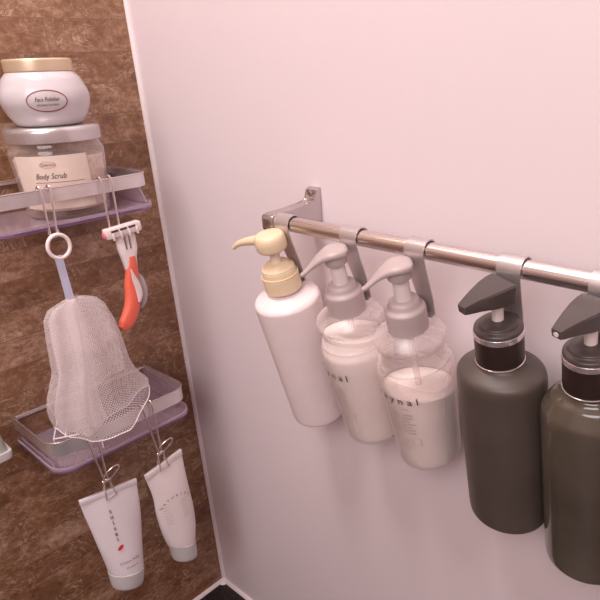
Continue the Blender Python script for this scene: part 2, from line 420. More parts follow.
# ------------------------------------------------------------------ hooks + pump bottles
def frame_of(xb, th):
    a = math.radians(th)
    return Vector((xb, BY, BZ)), a
def hook(xb, th, label, hx):
    O, a = frame_of(xb + hx, th)
    o = empty('bottle_hook', O, (a, 0, 0))
    w = .0105; R = .0098; t = .0011
    prof = []
    for k in range(0, 25):           # wraps from behind the bar over the top to its front
        ang = math.radians(-40 + 220 * k / 24); prof.append(Vector((0, R * math.cos(ang), R * math.sin(ang))))
    prof += [Vector((0, -.0098, -.006)), Vector((0, -.0080, -.020)), Vector((0, -.0052, -.036)), Vector((0, -.0030, -.050)), Vector((0, -.0026, -.0655))]
    bm = bmesh.new(); rings = []
    for i, p in enumerate(prof):
        a0 = prof[max(i - 1, 0)]; b0 = prof[min(i + 1, len(prof) - 1)]; tg = (b0 - a0).normalized(); nn = Vector((0, -tg.z, tg.y))
        s = -p.z; ww = w if s < .01 else w * (1 - .22 * min(1, (s - .01) / .05))
        rings.append([p + nn * t / 2 + Vector((-ww, 0, 0)), p + nn * t / 2 + Vector((ww, 0, 0)), p - nn * t / 2 + Vector((ww, 0, 0)), p - nn * t / 2 + Vector((-ww, 0, 0))])
    loft(bm, rings); finish(bm, 'strap', M['strap'], o, 35)
    # ring plate that the neck drops through
    bm = bmesh.new(); n = 40; ri, ro = .0125, .0185
    vi = [[bm.verts.new((-hx + r * math.cos(2 * PI * k / n), -.025 + r * math.sin(2 * PI * k / n), z)) for k in range(n)] for r, z in ((ri, -.0655), (ro, -.0655), (ro, -.0667), (ri, -.0667))]
    for q in range(4):
        A, B = vi[q], vi[(q + 1) % 4]
        for k in range(n): bm.faces.new((A[k], A[(k + 1) % n], B[(k + 1) % n], B[k]))
    box(bm, -.008, .008, -.008, -.0022, -.0667, -.0655)
    finish(bm, 'neck_ring', M['strap'], o, 35)
    tag(o, label, 'hook', 'steel hooks on the towel rail'); return o

def bottle_root(xb, th, base):
    O, a = frame_of(xb, th)
    loc = O + Matrix.Rotation(a, 3, 'X') @ Vector((0, -.025, -base))
    return empty('pump_bottle', loc, (a, 0, 0))

def azf(r, az0, off=.0004, z0=0):
    """map label u,v onto a cylinder of radius r(z)"""
    def f(u, v):
        z = z0 + v; R = (r(z) if callable(r) else r) + off; a = az0 + u / R
        return Vector((R * math.sin(a), -R * math.cos(a), z))
    return f

# white bottle, cream pump
def white_bottle(xb, th):
    B = .246; r = bottle_root(xb, th, B)
    Z = lambda s: B - s
    body = [(0, .002), (.024, .001), (.0335, 0, .006), (.0340, .012, .006), (.0372, Z(.092), .010), (.0374, Z(.0790), .0035), (.0350, Z(.0755), .003), (.0205, Z(.0700), .002), (.0150, Z(.068)), (.0122, Z(.066)), (.0122, Z(.050))]
    finish(lathe(bmesh.new(), rnd(body)), 'body', M['white_plastic'], r, 30)
    col = [(.0122, Z(.0655)), (.0205, Z(.0652), .001), (.0203, Z(.0490), .001), (.0190, Z(.0482), .001), (.0187, Z(.0455), .001), (.0182, Z(.0405), .004), (.0145, Z(.0365), .003), (.0122, Z(.0335), .002), (.006, Z(.0325))]
    c = finish(lathe(bmesh.new(), rnd(col)), 'collar', M['cream'], r, 30)
    bm = bmesh.new(); tube(bm, [(.0199 * math.cos(a), .0199 * math.sin(a), Z(.0472)) for a in [2 * PI * k / 48 for k in range(48)]], .0007, 8, 0, True)
    tube(bm, [(.0172 * math.cos(a), .0172 * math.sin(a), Z(.0395)) for a in [2 * PI * k / 48 for k in range(48)]], .0006, 8, 0, True)
    finish(bm, 'rib', M['cream'], c)
    finish(lathe(bmesh.new(), [(.0056, Z(.034)), (.0053, Z(.016))], 28), 'stem', M['cream_stem'], r)
    h = [(.0056, Z(.0195)), (.0135, Z(.0195), .004), (.0166, Z(.0165), .003), (.0170, Z(.007), .004), (.0148, Z(.0005), .003), (0, Z(-.0012))]
    ph = finish(lathe(bmesh.new(), rnd(h)), 'pump_head', M['cream'], r, 50)
    az = Vector((-.955, -.30, 0)).normalized()
    pts = [az * .010 + Vector((0, 0, Z(.0085))), az * .020 + Vector((0, 0, Z(.0085))), az * .032 + Vector((0, 0, Z(.0100))), az * .042 + Vector((0, 0, Z(.0130))), az * .0500 + Vector((0, 0, Z(.0180)))]
    finish(tube(bmesh.new(), pts, 0, 14, 5, radii=[.0068, .0052, .0042, .0032, .0022]), 'nozzle', M['cream'], ph, 50)
    tag(r, 'matte white pump bottle with a cream yellow pump, hanging first on the rail', 'pump bottle')
    return r

# clear bottle with grey pump
def clear_bottle(xb, th, level, az_text, label, wordaz, word):
    B = .232; r = bottle_root(xb, th, B); Z = lambda s: B - s
    prof = rnd([(0, .002), (.026, .001), (.0335, 0, .007), (.0342, .012, .006), (.0380, Z(.125), .012), (.0378, Z(.112), .006), (.0345, Z(.1055), .003), (.0352, Z(.1035), .001), (.0322, Z(.1015), .003),
                (.0312, Z(.092), .004), (.0318, Z(.086), .003), (.0345, Z(.0825), .002), (.0350, Z(.0795), .001), (.0340, Z(.0765), .004), (.0245, Z(.0715), .006), (.0165, Z(.0690), .002), (.0125, Z(.066), .001), (.0125, Z(.052))])
    body = finish(lathe(bmesh.new(), prof, cap=False), 'body', M['clear'], r, 30)
    def R(z):
        for (r0, z0), (r1, z1) in zip(prof, prof[1:]):
            if z0 <= z <= z1 and z1 > z0: return r0 + (r1 - r0) * (z - z0) / (z1 - z0)
        return .034
    # liquid with a level surface
    lz = Z(level); pr = [(rr - .0013, zz + (.0018 if zz < .004 else 0)) for rr, zz in prof if zz < lz - .009 and rr > .002]
    pr = [(0, .003)] + pr + [(R(lz) - .0013, lz), (R(lz) * .5, lz), (0, lz)]
    nl = len(pr); tn = math.tan(math.radians(th))
    finish(lathe(bmesh.new(), pr, topfn=lambda i, x, y: -y * tn if i >= nl - 3 else 0), 'liquid', M['milk'], r, 50)
    if level > .12:   # film of cream left on the wall above the level
        pf = [(R(z) - .0010, z) for z in (lz + .0004, lz + .004, lz + .008, lz + .012, lz + .017)]
        finish(lathe(bmesh.new(), pf, cap=False, topfn=lambda i, x, y: i * (.001 * math.sin(60 * x + 2) + .0008 * math.sin(110 * y)) - y * tn), 'liquid_film', M['film'], r, 50)
    finish(lathe(bmesh.new(), [(.0032, .012), (.0032, Z(.066))], 16), 'dip_tube', M['film'], r)
    col = [(.0125, Z(.0700)), (.0197, Z(.0700), .0012), (.0194, Z(.0475), .0022), (.0158, Z(.0450), .003), (.0150, Z(.0420), .001), (.0138, Z(.0390), .0025), (.0085, Z(.0380))]
    c = finish(lathe(bmesh.new(), rnd(col)), 'collar', M['grey_pump'], r, 30)
    finish(lathe(bmesh.new(), [(.0080, Z(.039)), (.0072, Z(.014))], 28), 'stem', M['stem'], r)
    # paddle-shaped pump head with a long drooping spout
    az = Vector((math.sin(wordaz), -math.cos(wordaz), 0)); sd = Vector((0, 0, 1)).cross(az)
    data = [(-.0138, .0015, -.0030, .0040), (-.0128, .0070, -.0008, .0062), (-.0095, .0112, .0002, .0078), (-.004, .0134, .0010, .0084), (.002, .0138, .0012, .0084), (.008, .0126, .0004, .0078), (.014, .0104, -.0014, .0068), (.020, .0082, -.0040, .0060),
            (.026, .0062, -.0072, .0052), (.032, .0046, -.0108, .0046), (.038, .0034, -.0140, .0042), (.0425, .0026, -.0158, .0036), (.0435, .0016, -.0162, .0026)]
    kt = .84 if level < .12 else .80
    rings = []
    for t, hw, zt, th_ in data:
        ring = []
        for k in range(20):
            a = 2 * PI * k / 20; ca, sa = math.cos(a), math.sin(a)
            e = .55
            px_ = math.copysign(abs(ca) ** e, ca) * hw; pz = math.copysign(abs(sa) ** e, sa) * th_ / 2
            ring.append(az * (t if t < 0 else t * kt) + sd * px_ + Vector((0, 0, Z(.0015) + zt * 1.12 - th_ / 2 + pz)))
        rings.append(ring)
    bm = bmesh.new(); loft(bm, rings); ph = finish(bm, 'pump_head', M['grey_pump'], r, 50)
    finish(lathe(bmesh.new(), rnd([(.0072, Z(.0170)), (.0108, Z(.0170), .001), (.0116, Z(.007))]), 32), 'skirt', M['grey_pump'], ph)
    # printing on the front
    bm = bmesh.new(); f = azf(R, az_text, .0009, 0)
    text_bm(word, .0122, lambda u, v: f(u, v + Z(.1345)), 1.62, bm=bm, bold=.00003)
    finish(bm, 'lettering', M['ink_dark'], r, 0)
    bm = bmesh.new()
    text_bm('SHAMPOO TO SPA' if level > .12 else 'TREATMENT', .0036, lambda u, v: f(u - .004, v + Z(.1420)), 1.1, bm=bm)
    rr = random.Random(3)
    for k in range(7):
        z = Z(.149 + k * .0042); a0 = -.016 + .0015 * rr.random(); quad_uv(bm, a0, a0 + .026 + .008 * rr.random(), z, z + .0009, f, 8)
    z0, z1, ua, ub = Z(.190), Z(.181), -.012, .018
    for u in (ua, ub): quad_uv(bm, u, u + .0006, z0, z1, f, 1)
    quad_uv(bm, ua, ub, z0, z0 + .0004, f, 8); quad_uv(bm, ua, ub, z1, z1 + .0004, f, 8)
    text_bm('500 mL', .0040, lambda u, v: f(u + .006, v + Z(.187)), bm=bm)
    quad_uv(bm, -.010, .008, Z(.1960), Z(.1952), f, 8)
    finish(bm, 'fine_print', M['ink_light'], r, 0)
    tag(r, label, 'pump bottle', None); return r

# black bottles
def black_bottle(xb, th, B, rb, bodymat, cone, label, azh):
    r = bottle_root(xb, th, B); Z = lambda s: B - s
    if not cone:
        body = [(0, .003), (rb - .012, .002), (rb - .0006, 0, .007), (rb, .014, .004), (rb, Z(.0905), .006), (rb - .0012, Z(.0835), .0040), (rb - .009, Z(.0793), .005), (.0215, Z(.0768), .003), (.0200, Z(.0745)), (.0125, Z(.0735)), (.0125, Z(.050))]
    else:
        body = [(0, .003), (rb - .012, .002), (rb - .0008, 0, .006), (rb, .012, .004), (rb, Z(.101), .003), (rb - .0010, Z(.0945), .003), (.0278, Z(.0825), .0015), (.0225, Z(.0795), .002), (.0210, Z(.0765), .002), (.0125, Z(.0745)), (.0125, Z(.050))]
    finish(lathe(bmesh.new(), rnd(body), 64, sx=1.05, sy=.89), 'body', bodymat, r, 30)
    col = [(.0125, Z(.0735)), (.0198, Z(.0735), .0008), (.0203, Z(.0715), .0008), (.0203, Z(.0478), .0005), (.0185, Z(.0475))]
    finish(lathe(bmesh.new(), rnd(col)), 'collar', M['black_collar'], r, 30)
    bm = bmesh.new(); lathe(bm, rnd([(.0190, Z(.0485)), (.0207, Z(.0483), .0004), (.0207, Z(.0432), .0004), (.0190, Z(.0430))]), cap=False)
    finish(bm, 'silver_band', M['silver_ring'], r, 30)
    bm = bmesh.new(); tube(bm, [(.0202 * math.cos(a), .0202 * math.sin(a), Z(.0730)) for a in [2 * PI * k / 56 for k in range(56)]], .0006, 8, 0, True)
    finish(bm, 'silver_line', M['silver_ring'], r)
    cap = [(.0200, Z(.0432)), (.0203, Z(.0428), .0006), (.0198, Z(.0400), .002), (.0175, Z(.0392), .001), (.0162, Z(.0385), .001), (.0158, Z(.0365), .002), (.0110, Z(.0352), .001), (.0070, Z(.0348), .001), (.0050, Z(.0345))]
    finish(lathe(bmesh.new(), rnd(cap)), 'shoulder_cap', M['black_pump'], r, 30)
    finish(lathe(bmesh.new(), [(.0048, Z(.036)), (.0048, Z(.010))], 24), 'stem', M['stem'], r)
    # wedge pump head
    az = Vector((math.sin(azh), -math.cos(azh), 0)); sd = Vector((0, 0, 1)).cross(az)   # sd points to +x for a front-facing spout
    data = [(-.0095, .0125, -.0010, .0150), (-.0075, .0146, .0002, .0162), (.000, .0142, .0000, .0165), (.009, .0122, -.0010, .0150), (.020, .0088, -.0030, .0115), (.030, .0056, -.0058, .0082), (.0335, .0046, -.0072, .0062)]
    rings = []
    for t, hw, zt, hh in data:
        c = [(-hw * .93, zt), (-hw, zt - .0016), (-hw * .86, zt - hh), (hw * .86, zt - hh), (hw, zt - .0016), (hw * .93, zt)]
        rings.append([az * t + sd * a + Vector((0, 0, Z(.0010) + b)) for a, b in c])
    bm = bmesh.new(); loft(bm, rings); ph = finish(bm, 'pump_head', M['black_pump'], r, 28)
    e = az * .0334 + Vector((0, 0, Z(.001) - .0106)); bm = bmesh.new()
    loft(bm, [[e + az * q + sd * .0022 * math.cos(2 * PI * k / 16) + Vector((0, 0, .0018 * math.sin(2 * PI * k / 16))) for k in range(16)] for q in (-.002, .0006)])
    finish(bm, 'nozzle_opening', M['dark'] if not cone else M['stem'], ph)
    if cone: r.rotation_euler = (r.rotation_euler[0], math.radians(-1.6), 0); r.location.x += .0075
    tag(r, label, 'pump bottle'); return r

TH = [13.2, 14.0, 14.0, 12.0, 11.3]
HX = [.004, .0060, .0075, .0020, .0015]   # the strap sits a little to one side of each bottle
XS = [.3506, .4425, .5190, .6158, .6905]
LH = ['steel bottle hook at the left end of the rail, holding the white bottle', 'steel bottle hook, second from the left, holding the nearly full clear bottle', 'steel bottle hook, middle of the five, holding the half empty clear bottle',
      'steel bottle hook holding the matte charcoal bottle', 'steel bottle hook at the right edge of the photo, holding the glossy dark bottle']
for x, t, l, h_ in zip(XS, TH, LH, HX): hook(x, t, l, h_)
white_bottle(XS[0], TH[0])
clear_bottle(XS[1], TH[1], .098, math.radians(-14), 'clear pump bottle with grey pump, full to its neck, next to the white one', math.radians(-42), 'raynal')
clear_bottle(XS[2], TH[2], .140, math.radians(1), 'clear pump bottle with grey pump and empty top half, beside the charcoal bottle', math.radians(-46), 'raynal')
black_bottle(XS[3], TH[3], .261, .0375, M['matte_black'], False, 'matte charcoal pump bottle with round shoulders and a silver ring', math.radians(-22))
black_bottle(XS[4], TH[4], .273, .0366, M['gloss_black'], True, 'glossy dark pump bottle with sloping shoulders at the right edge', math.radians(-20))

# ------------------------------------------------------------------ corner shelves
Y0, Y1, XF = -.2765, -.0775, .1200
def rrect(x0, x1, y0, y1, r, n=7, front_only=True):
    """open U path from the wall at y0 round the front to the wall at y1"""
    pts = [Vector((x0, y0))]
    for c, a0 in (((x1 - r, y0 + r), -PI / 2), ((x1 - r, y1 - r), 0)):
        for k in range(n + 1):
            a = a0 + PI / 2 * k / n; pts.append(Vector((c[0] + r * math.cos(a), c[1] + r * math.sin(a))))
    pts.append(Vector((x0, y1))); return pts
def strip(bm, pts, z0, z1, t):
    m = len(pts); rings = []
    for i, p in enumerate(pts):
        d = (pts[min(i + 1, m - 1)] - pts[max(i - 1, 0)]).normalized(); nn = Vector((d.y, -d.x))
        o, q = p, p - nn * t
        rings.append([(o.x, o.y, z0), (o.x, o.y, z1), (q.x, q.y, z1), (q.x, q.y, z0)])
    loft(bm, rings)
def shelf(zt, label, hb):
    s = empty('corner_shelf', (0, (Y0 + Y1) / 2, zt)); cy = (Y0 + Y1) / 2
    T = lambda pts: [Vector((p.x, p.y - cy)) for p in pts]
    path = T(rrect(.001, XF, Y0, Y1, .022))
    bm = bmesh.new(); strip(bm, path, -hb, 0, .0014); fr = finish(bm, 'metal_frame', M['chrome'], s, 35)
    bm = bmesh.new(); tube(bm, [(p.x - .0006 if p.x > .01 else p.x, p.y, 0.0004) for p in path], .0011, 8, 0); finish(bm, 'rolled_edge', M['wire'], fr)
    bm = bmesh.new(); box(bm, .0005, .003, Y0 - cy + .004, Y1 - cy - .004, -.006, -.001, .0004); finish(bm, 'back_plate', M['chrome'], s)
    bm = bmesh.new(); tube(bm, [(.009, Y0 - cy + .010, -.001), (.009, Y1 - cy - .004, -.001)], .0011, 8, 0); finish(bm, 'back_rail', M['wire'], s)
    # clear lilac tray
    P = T(rrect(.0005, XF + .0045, Y0 - .002, Y1 + .003, .026))
    bm = bmesh.new(); prism(bm, [(p.x, p.y) for p in P], -.0425, -.0400, 'z'); tr = finish(bm, 'acrylic_tray', M['acrylic'], s, 35)
    bm = bmesh.new(); strip(bm, P, -.0408, -.0365, .0022); finish(bm, 'tray_lip', M['acrylic_lip'], tr, 35)
    bm = bmesh.new(); strip(bm, P, -.0430, -.0408, .0022); finish(bm, 'tray_rim', M['acrylic_edge'], tr, 35)
    for yy in (Y0 - cy + .0018, Y1 - cy - .0042):
        bm = bmesh.new(); prism(bm, [(.002, -.0038), (.090, -.0160), (.105, -.0385), (.002, -.0385)], yy, yy + .0022, 'y'); finish(bm, 'side_panel', M['acrylic'], tr, 35)
    tag(s, label, 'shelf'); return s
ZU, ZL = .8235, .5178
shelf(ZU, 'upper chrome and lilac acrylic shelf holding the two round jars', .0150)
shelf(ZL, 'lower chrome and lilac acrylic shelf below the foaming net', .019)

# white wire rack lying in the lower tray
rk = tag(empty('wire_soap_rack', (.0800, -.258, .4800)), 'small white wire soap rack lying in the lower shelf behind the net', 'soap rack')
u = Vector((.49, .87, 0)); v = Vector((-.87, .49, 0))
bm = bmesh.new(); zz = .0250
for b in (0, .046, .074): tube(bm, [v * b + Vector((0, 0, zz)), u * .056 + v * b + Vector((0, 0, zz))], .0010, 8, 0)
for a in (0, .014, .028, .042, .056): tube(bm, [u * a + Vector((0, 0, zz)), u * a + v * .074 + Vector((0, 0, zz))], .0009, 8, 0)
finish(bm, 'grid', M['seam'], rk)
for a, b in ((0, 0), (.056, 0), (0, .074), (.056, .074)):
    bm = bmesh.new(); tube(bm, [u * a + v * b + Vector((0, 0, zz)), u * a + v * b + Vector((0, 0, -.0028))], .0010, 8, 0); finish(bm, 'leg', M['seam'], rk)

# ------------------------------------------------------------------ the two jars
JX, JY = .0630, -.1610
FL = ZU - .0400
jar = tag(empty('scrub_jar', (JX, JY, FL)), 'wide clear glass jar of body scrub with a silver lid, standing on the upper shelf', 'jar')
gz = rnd([(0, .001), (.040, .000), (.0470, .001, .006), (.0492, .020, .01), (.0530, .064, .004), (.0535, .0750, .004), (.0500, .0815, .003), (.0488, .0860)])
finish(lathe(bmesh.new(), gz, 72, cap=False), 'glass_body', M['jar_glass'], jar, 30)
finish(lathe(bmesh.new(), rnd([(0, .008), (.040, .008, .003), (.0445, .012, .004), (.0496, .068, .003), (0, .0720)]), 64), 'scrub', M['scrub'], jar, 30)
lid = finish(lathe(bmesh.new(), rnd([(.0485, .0855), (.0528, .0855, .0008), (.0528, .0990, .0022), (.0495, .1020, .002), (.0480, .1020, .001), (0, .1018)]), 72), 'lid', M['silver_lid'], jar, 30)
VA = math.atan2(.83 - JX, .4898 + JY)   # label faces the room
VA = math.radians(62)
def gR(z):
    for (r0, z0), (r1, z1) in zip(gz, gz[1:]):
        if z0 <= z <= z1 and z1 > z0: return r0 + (r1 - r0) * (z - z0) / (z1 - z0)
    return .05
VAt = math.radians(62)
bm = bmesh.new(); f = azf(gR, math.radians(57), .0006)
nn_ = 24; U0, U1 = -.044, .040
for i in range(nn_):
    a = U0 + (U1 - U0) * i / nn_; b = U0 + (U1 - U0) * (i + 1) / nn_
    for j in range(5):
        c = .013 + .060 * j / 5; d = .013 + .060 * (j + 1) / 5
        bm.faces.new([bm.verts.new(f(*q)) for q in ((a, c), (b, c), (b, d), (a, d))])
bmesh.ops.remove_doubles(bm, verts=bm.verts, dist=1e-6)
lb = finish(bm, 'paper_label', M['paper'], jar, 60)
f2 = azf(gR, math.radians(57), .0011)
bm = bmesh.new(); text_bm('Body Scrub', .0088, lambda u, v: f2(u * .82 - .004, v + .0480), 1.0, .35, bm=bm); text_bm('Green Rose', .0080, lambda u, v: f2(u * .8 - .002, v + .0330), 1.0, .35, bm=bm)
finish(bm, 'lettering', M['ink_dark'], lb, 0)
bm = bmesh.new(); text_bm('SABON', .0040, lambda u, v: f2(u - .004, v + .0620), bm=bm); quad_uv(bm, -.022, .032, .0435, .0441, f2, 12)
for k in range(24):
    a, b = 2 * PI * k / 24, 2 * PI * (k + 1) / 24
    bm.faces.new([bm.verts.new(f2(-.004 + .0085 * q * math.cos(t),   .0633 + .0036 * q * math.sin(t))) for q, t in ((1, a), (1, b), (.92, b), (.92, a))])
finish(bm, 'small_print', M['wine'], lb, 0)

J2 = FL + .1022
jt = tag(empty('cream_jar', (JX - .001, JY + .001, J2)), 'rounded pearl white jar with a pale gold lid, stacked on the scrub jar', 'jar')
jp = rnd([(0, .0008), (.028, 0), (.0345, .0005, .004), (.0420, .0095, .010), (.0482, .0250, .012), (.0478, .0360, .010), (.0415, .0505, .010), (.0370, .0555, .002), (.0355, .0570)])
finish(lathe(bmesh.new(), jp, 72), 'body', M['jar_white'], jt, 60)
finish(lathe(bmesh.new(), rnd([(.0345, .0570), (.0360, .0572, .0005), (.0362, .0580, .001), (.0362, .0690, .002), (.0345, .0708, .001), (.0330, .0702, .001), (0, .0700)]), 72), 'lid', M['gold_lid'], jt, 30)
def jR(z):
    for (r0, z0), (r1, z1) in zip(jp, jp[1:]):
        if z0 <= z <= z1 and z1 > z0: return r0 + (r1 - r0) * (z - z0) / (z1 - z0)
    return .045
AZJ = math.radians(68)
def oval(a_, b_, off, z0, name, mat, par, inner=None):
    bm = bmesh.new(); f = azf(jR, AZJ, off); n = 40
    if inner is None:
        c = bm.verts.new(f(0, z0)); prev = None
        rings = [[bm.verts.new(f(a_ * q * math.cos(2 * PI * k / n), z0 + b_ * q * math.sin(2 * PI * k / n))) for k in range(n)] for q in (.25, .5, .75, 1)]
        for k in range(n): bm.faces.new((c, rings[0][k], rings[0][(k + 1) % n]))
    else:
        rings = [[bm.verts.new(f((a_ - w) * math.cos(2 * PI * k / n), z0 + (b_ - w) * math.sin(2 * PI * k / n))) for k in range(n)] for w in (inner, 0)]
    for A, B in zip(rings, rings[1:]):
        for k in range(n): bm.faces.new((A[k], A[(k + 1) % n], B[(k + 1) % n], B[k]))
    return finish(bm, name, mat, par, 60)
ov = oval(.0215, .0115, .0006, .0275, 'oval_label', M['oval'], jt)
oval(.0215, .0115, .0009, .0275, 'label_border', M['wine'], ov, .0011)
f3 = azf(jR, AZJ, .0011); bm = bmesh.new()
text_bm('Face Polisher', .0066, lambda u, v: f3(u * .72 + .0003, v + .0270), 1.0, .3, bm=bm); text_bm('POLISSANT DE VISAGE', .0026, lambda u, v: f3(u * .85, v + .0225), bm=bm)
finish(bm, 'lettering', M['ink_dark'], ov, 0)

# ------------------------------------------------------------------ hanging clips (bent wire)
WR = .0013
def hang_clip(y1, y2, ztop, zbot, yb1, yb2, label, jaws, hb, xo=0):
    """two wire legs bent over the front of the shelf, joined in a spring clip"""
    o = empty('wire_clip', (.1240, (y1 + y2) / 2, zbot)); b = Vector((.1240, (y1 + y2) / 2, zbot))
    for y, yb in ((y1, yb1), (y2, yb2)):
        pts = [(0.1140, y - .003, ztop - hb * .75), (0.1140, y - .001, ztop - .004), (0.1160, y, ztop + .0028), (0.1197, y, ztop + .0042), (0.1230, y, ztop + .0020), (0.1243, y + (yb - y) * .1, ztop - .006), (0.1247 + xo * .5, (y * .5 + yb * .5), (ztop + zbot) / 2), (0.1247 + xo, yb, zbot)]
        finish(tube(bmesh.new(), [Vector(p) - b for p in pts], WR, 8, 5), 'wire_leg', M['wire'], o)
    if jaws:
        yc = (yb1 + yb2) / 2; c = Vector((.1255 + xo, yc, zbot)) - b
        bm = bmesh.new(); pts = []
        for k in range(61):
            a = 2 * PI * 5 * k / 60; pts.append(c + Vector((.0028 * math.cos(a), -.0055 + .011 * k / 60, -.004 + .0028 * math.sin(a))))
        tube(bm, pts, .0009, 7, 0); finish(bm, 'spring', M['wire'], o)
        bm = bmesh.new()
        lp = [c + Vector((.001, -.003, -.002)), c + Vector((.006, -.003, .008)), c + Vector((.010, .005, .0165)), c + Vector((.011, .0145, .0185)), c + Vector((.010, .0160, .0125)), c + Vector((.007, .0085, .0040)), c + Vector((.002, .004, -.003))]
        tube(bm, lp, .0011, 8, 6); finish(bm, 'finger_loop', M['wire'], o)
        bm = bmesh.new()
        for s, dx in ((1, .0052), (-1, -.0052)):
            q = [c + Vector((0, -.004, -.004)), c + Vector((dx, -.0075, -.030)), c + Vector((dx, .0065, -.028)), c + Vector((0, .004, -.004))]
            tube(bm, q, .0010, 8, 0)
        finish(bm, 'jaw', M['wire'], o)
    tag(o, label, 'clip', 'wire clips hooked over the shelves'); return o
hang_clip(-.2150, -.2040, ZU, .7730, -.2165, -.2090, 'wire clip on the upper shelf holding the net ring', False, .0165)
hang_clip(-.1450, -.1325, ZU, .7665, -.1465, -.1340, 'wire clip on the upper shelf holding the razor', False, .0165)
hang_clip(-.2350, -.2210, ZL, .4440, -.2262, -.2215, 'wire clip on the lower shelf gripping the left tube', True, .019, .001)
hang_clip(-.1530, -.1385, ZL, .4430, -.1440, -.1390, 'wire clip on the lower shelf gripping the right, bent tube', True, .019, .001)

# ------------------------------------------------------------------ foaming net with ring and ribbon
NX = .1270
net = tag(empty('foaming_net', (NX, -.205, .515)), 'white foaming net on a round white ring, hanging from the upper shelf', 'bath net')
def loc(p): return Vector(p) - Vector((NX, -.205, .515))
bm = bmesh.new(); n = 48
tube(bm, [loc((NX + .0012, -.2115 + .0125 * math.cos(2 * PI * k / n), .7610 + .0135 * math.sin(2 * PI * k / n))) for k in range(n)], .0022, 12, 0, True)
finish(bm, 'hanging_ring', M['white_plastic'], net)
bm = bmesh.new(); rings = []
for z, yc, hw in ((.7745, -.2113, .0034), (.7775, -.2113, .0042), (.7805, -.2113, .003)):
    pass
tube(bm, [loc((NX - .0035, -.2118 + .0055 * math.cos(2 * PI * k / 24), .7765 + .0060 * math.sin(2 * PI * k / 24))) for k in range(24)], .0010, 8, 0, True)
finish(bm, 'wire_eye', M['wire'], net)
rings = []
for z, yc, hw in ((.7510, -.2152, .0046), (.7450, -.2148, .0044), (.728, -.2143, .0043), (.712, -.2138, .0044), (.696, -.2135, .0048)):
    rings.append([loc((NX + dx + .0015, yc + s * hw, z)) for dx, s in ((.001, -1), (.001, 1), (-.001, 1), (-.001, -1))])
bm = bmesh.new(); loft(bm, rings); finish(bm, 'ribbon', M['ribbon'], net)
LR = [(0, -.2185, -.2085), (.012, -.2300, -.1975), (.04, -.2450, -.1865), (.10, -.2520, -.1785), (.24, -.2550, -.1715), (.38, -.2570, -.1680), (.50, -.2590, -.1665), (.60, -.2655, -.1650), (.72, -.2720, -.1600), (.84, -.2760, -.1520), (.93, -.2760, -.1470), (1.0, -.2735, -.1480)]
def lr(v, idx):
    for a, b in zip(LR, LR[1:]):
        if v <= b[0]:
            t = (v - a[0]) / (b[0] - a[0]); return a[idx] + (b[idx] - a[idx]) * t
    return LR[-1][idx]
def zbot(y):
    P = [(-.275, .552), (-.2662, .5400), (-.2432, .5215), (-.2184, .5165), (-.1980, .5200), (-.1720, .5310), (-.1550, .5440), (-.147, .554)]
    if y <= P[0][0]: return P[0][1]
    for a, b in zip(P, P[1:]):
        if y <= b[0]: return a[1] + (b[1] - a[1]) * (y - a[0]) / (b[0] - a[0])
    return P[-1][1]
def netpoint(v, ph, shrink=1.0, k0=0.0):
    l, r = lr(v, 1), lr(v, 2); mid, half = (l + r) / 2, (r - l) / 2
    fold = 1 + (.16 * v + .05) * math.sin(4 * ph + 1.1 + 1.2 * v + k0) * abs(math.sin(ph)) + .05 * math.sin(9 * ph + k0 + 2 * v) * abs(math.sin(ph))
    y = mid + half * math.cos(ph) * shrink
    dep = .006 + .013 * min(1, v * 3) + .004 * v
    x = NX + .010 + .008 * v + dep * math.sin(ph) * fold * shrink
    z = .7015 + (zbot(y) + .006 - .7015) * v + .0012 * v * math.sin(9 * ph)
    return loc((x, y, z))
def net_surface(name, mat, p0, p1, nu, shrink, k0, v1=1.0, fn=None):
    bm = bmesh.new(); uvl = bm.loops.layers.uv.new('UVMap'); nv = 56; g = []; uvs = {}
    for j in range(nv + 1):
        v = v1 * (j / nv) ** 1.3; row = []
        for i in range(nu + 1):
            ph = p0 + (p1 - p0) * i / nu
            q = bm.verts.new(fn(v, i / nu) if fn else netpoint(v, ph, shrink, k0)); uvs[q] = (.32 * i / nu * (p1 - p0) / (2 * PI), .19 * v); row.append(q)
        g.append(row)
    for a, b in zip(g, g[1:]):
        for i in range(nu):
            f_ = bm.faces.new((a[i], a[i + 1], b[i + 1], b[i]))
            for lp in f_.loops: lp[uvl].uv = uvs[lp.vert]
    return finish(bm, name, mat, net, 80)
net_surface('net_bag', M['net'], 0, 2 * PI, 160, 1.0, 0)
def fold1(v, t):     # gathered layers running down the left side
    l, r = lr(v, 1), lr(v, 2); y0 = l + .004 ; y1 = l + (r - l) * (.52 - .12 * v)
    y = y0 + (y1 - y0) * t; z = .7005 + (zbot(y) - .7005 + .004) * v
    return loc((NX + .012 + .008 * v + .006 * min(1, v * 3) * math.sin(t * 9 + 2 * v), y, z))
def fold2(v, t):
    l, r = lr(v, 1), lr(v, 2); y0 = l + (r - l) * .34; y1 = l + (r - l) * (.60 - .08 * v)
    y = y0 + (y1 - y0) * t; z = .7005 + (zbot(y) - .7005 + .008) * v
    return loc((NX + .010 + .008 * v + .005 * min(1, v * 3) * math.sin(t * 5 - 1 + v), y, z))
def fold3(v, t):
    l, r = lr(v, 1), lr(v, 2); y0 = l + (r - l) * .42; y1 = l + (r - l) * (.97 - .1 * v)
    y = y0 + (y1 - y0) * t; z = .7005 + (zbot(y) - .7005) * v
    return loc((NX + .011 + .008 * v + .004 * min(1, v * 3) * math.sin(t * 7 + v), y, z))
net_surface('inner_fold', M['net_fold'], 0, 3, 50, 1, 0, .97, fold1)
net_surface('inner_fold', M['net_fold'], 0, 2, 40, 1, 0, .95, fold2)
net_surface('inner_fold', M['net'], 0, 2, 40, 1, 0, .62, fold3)
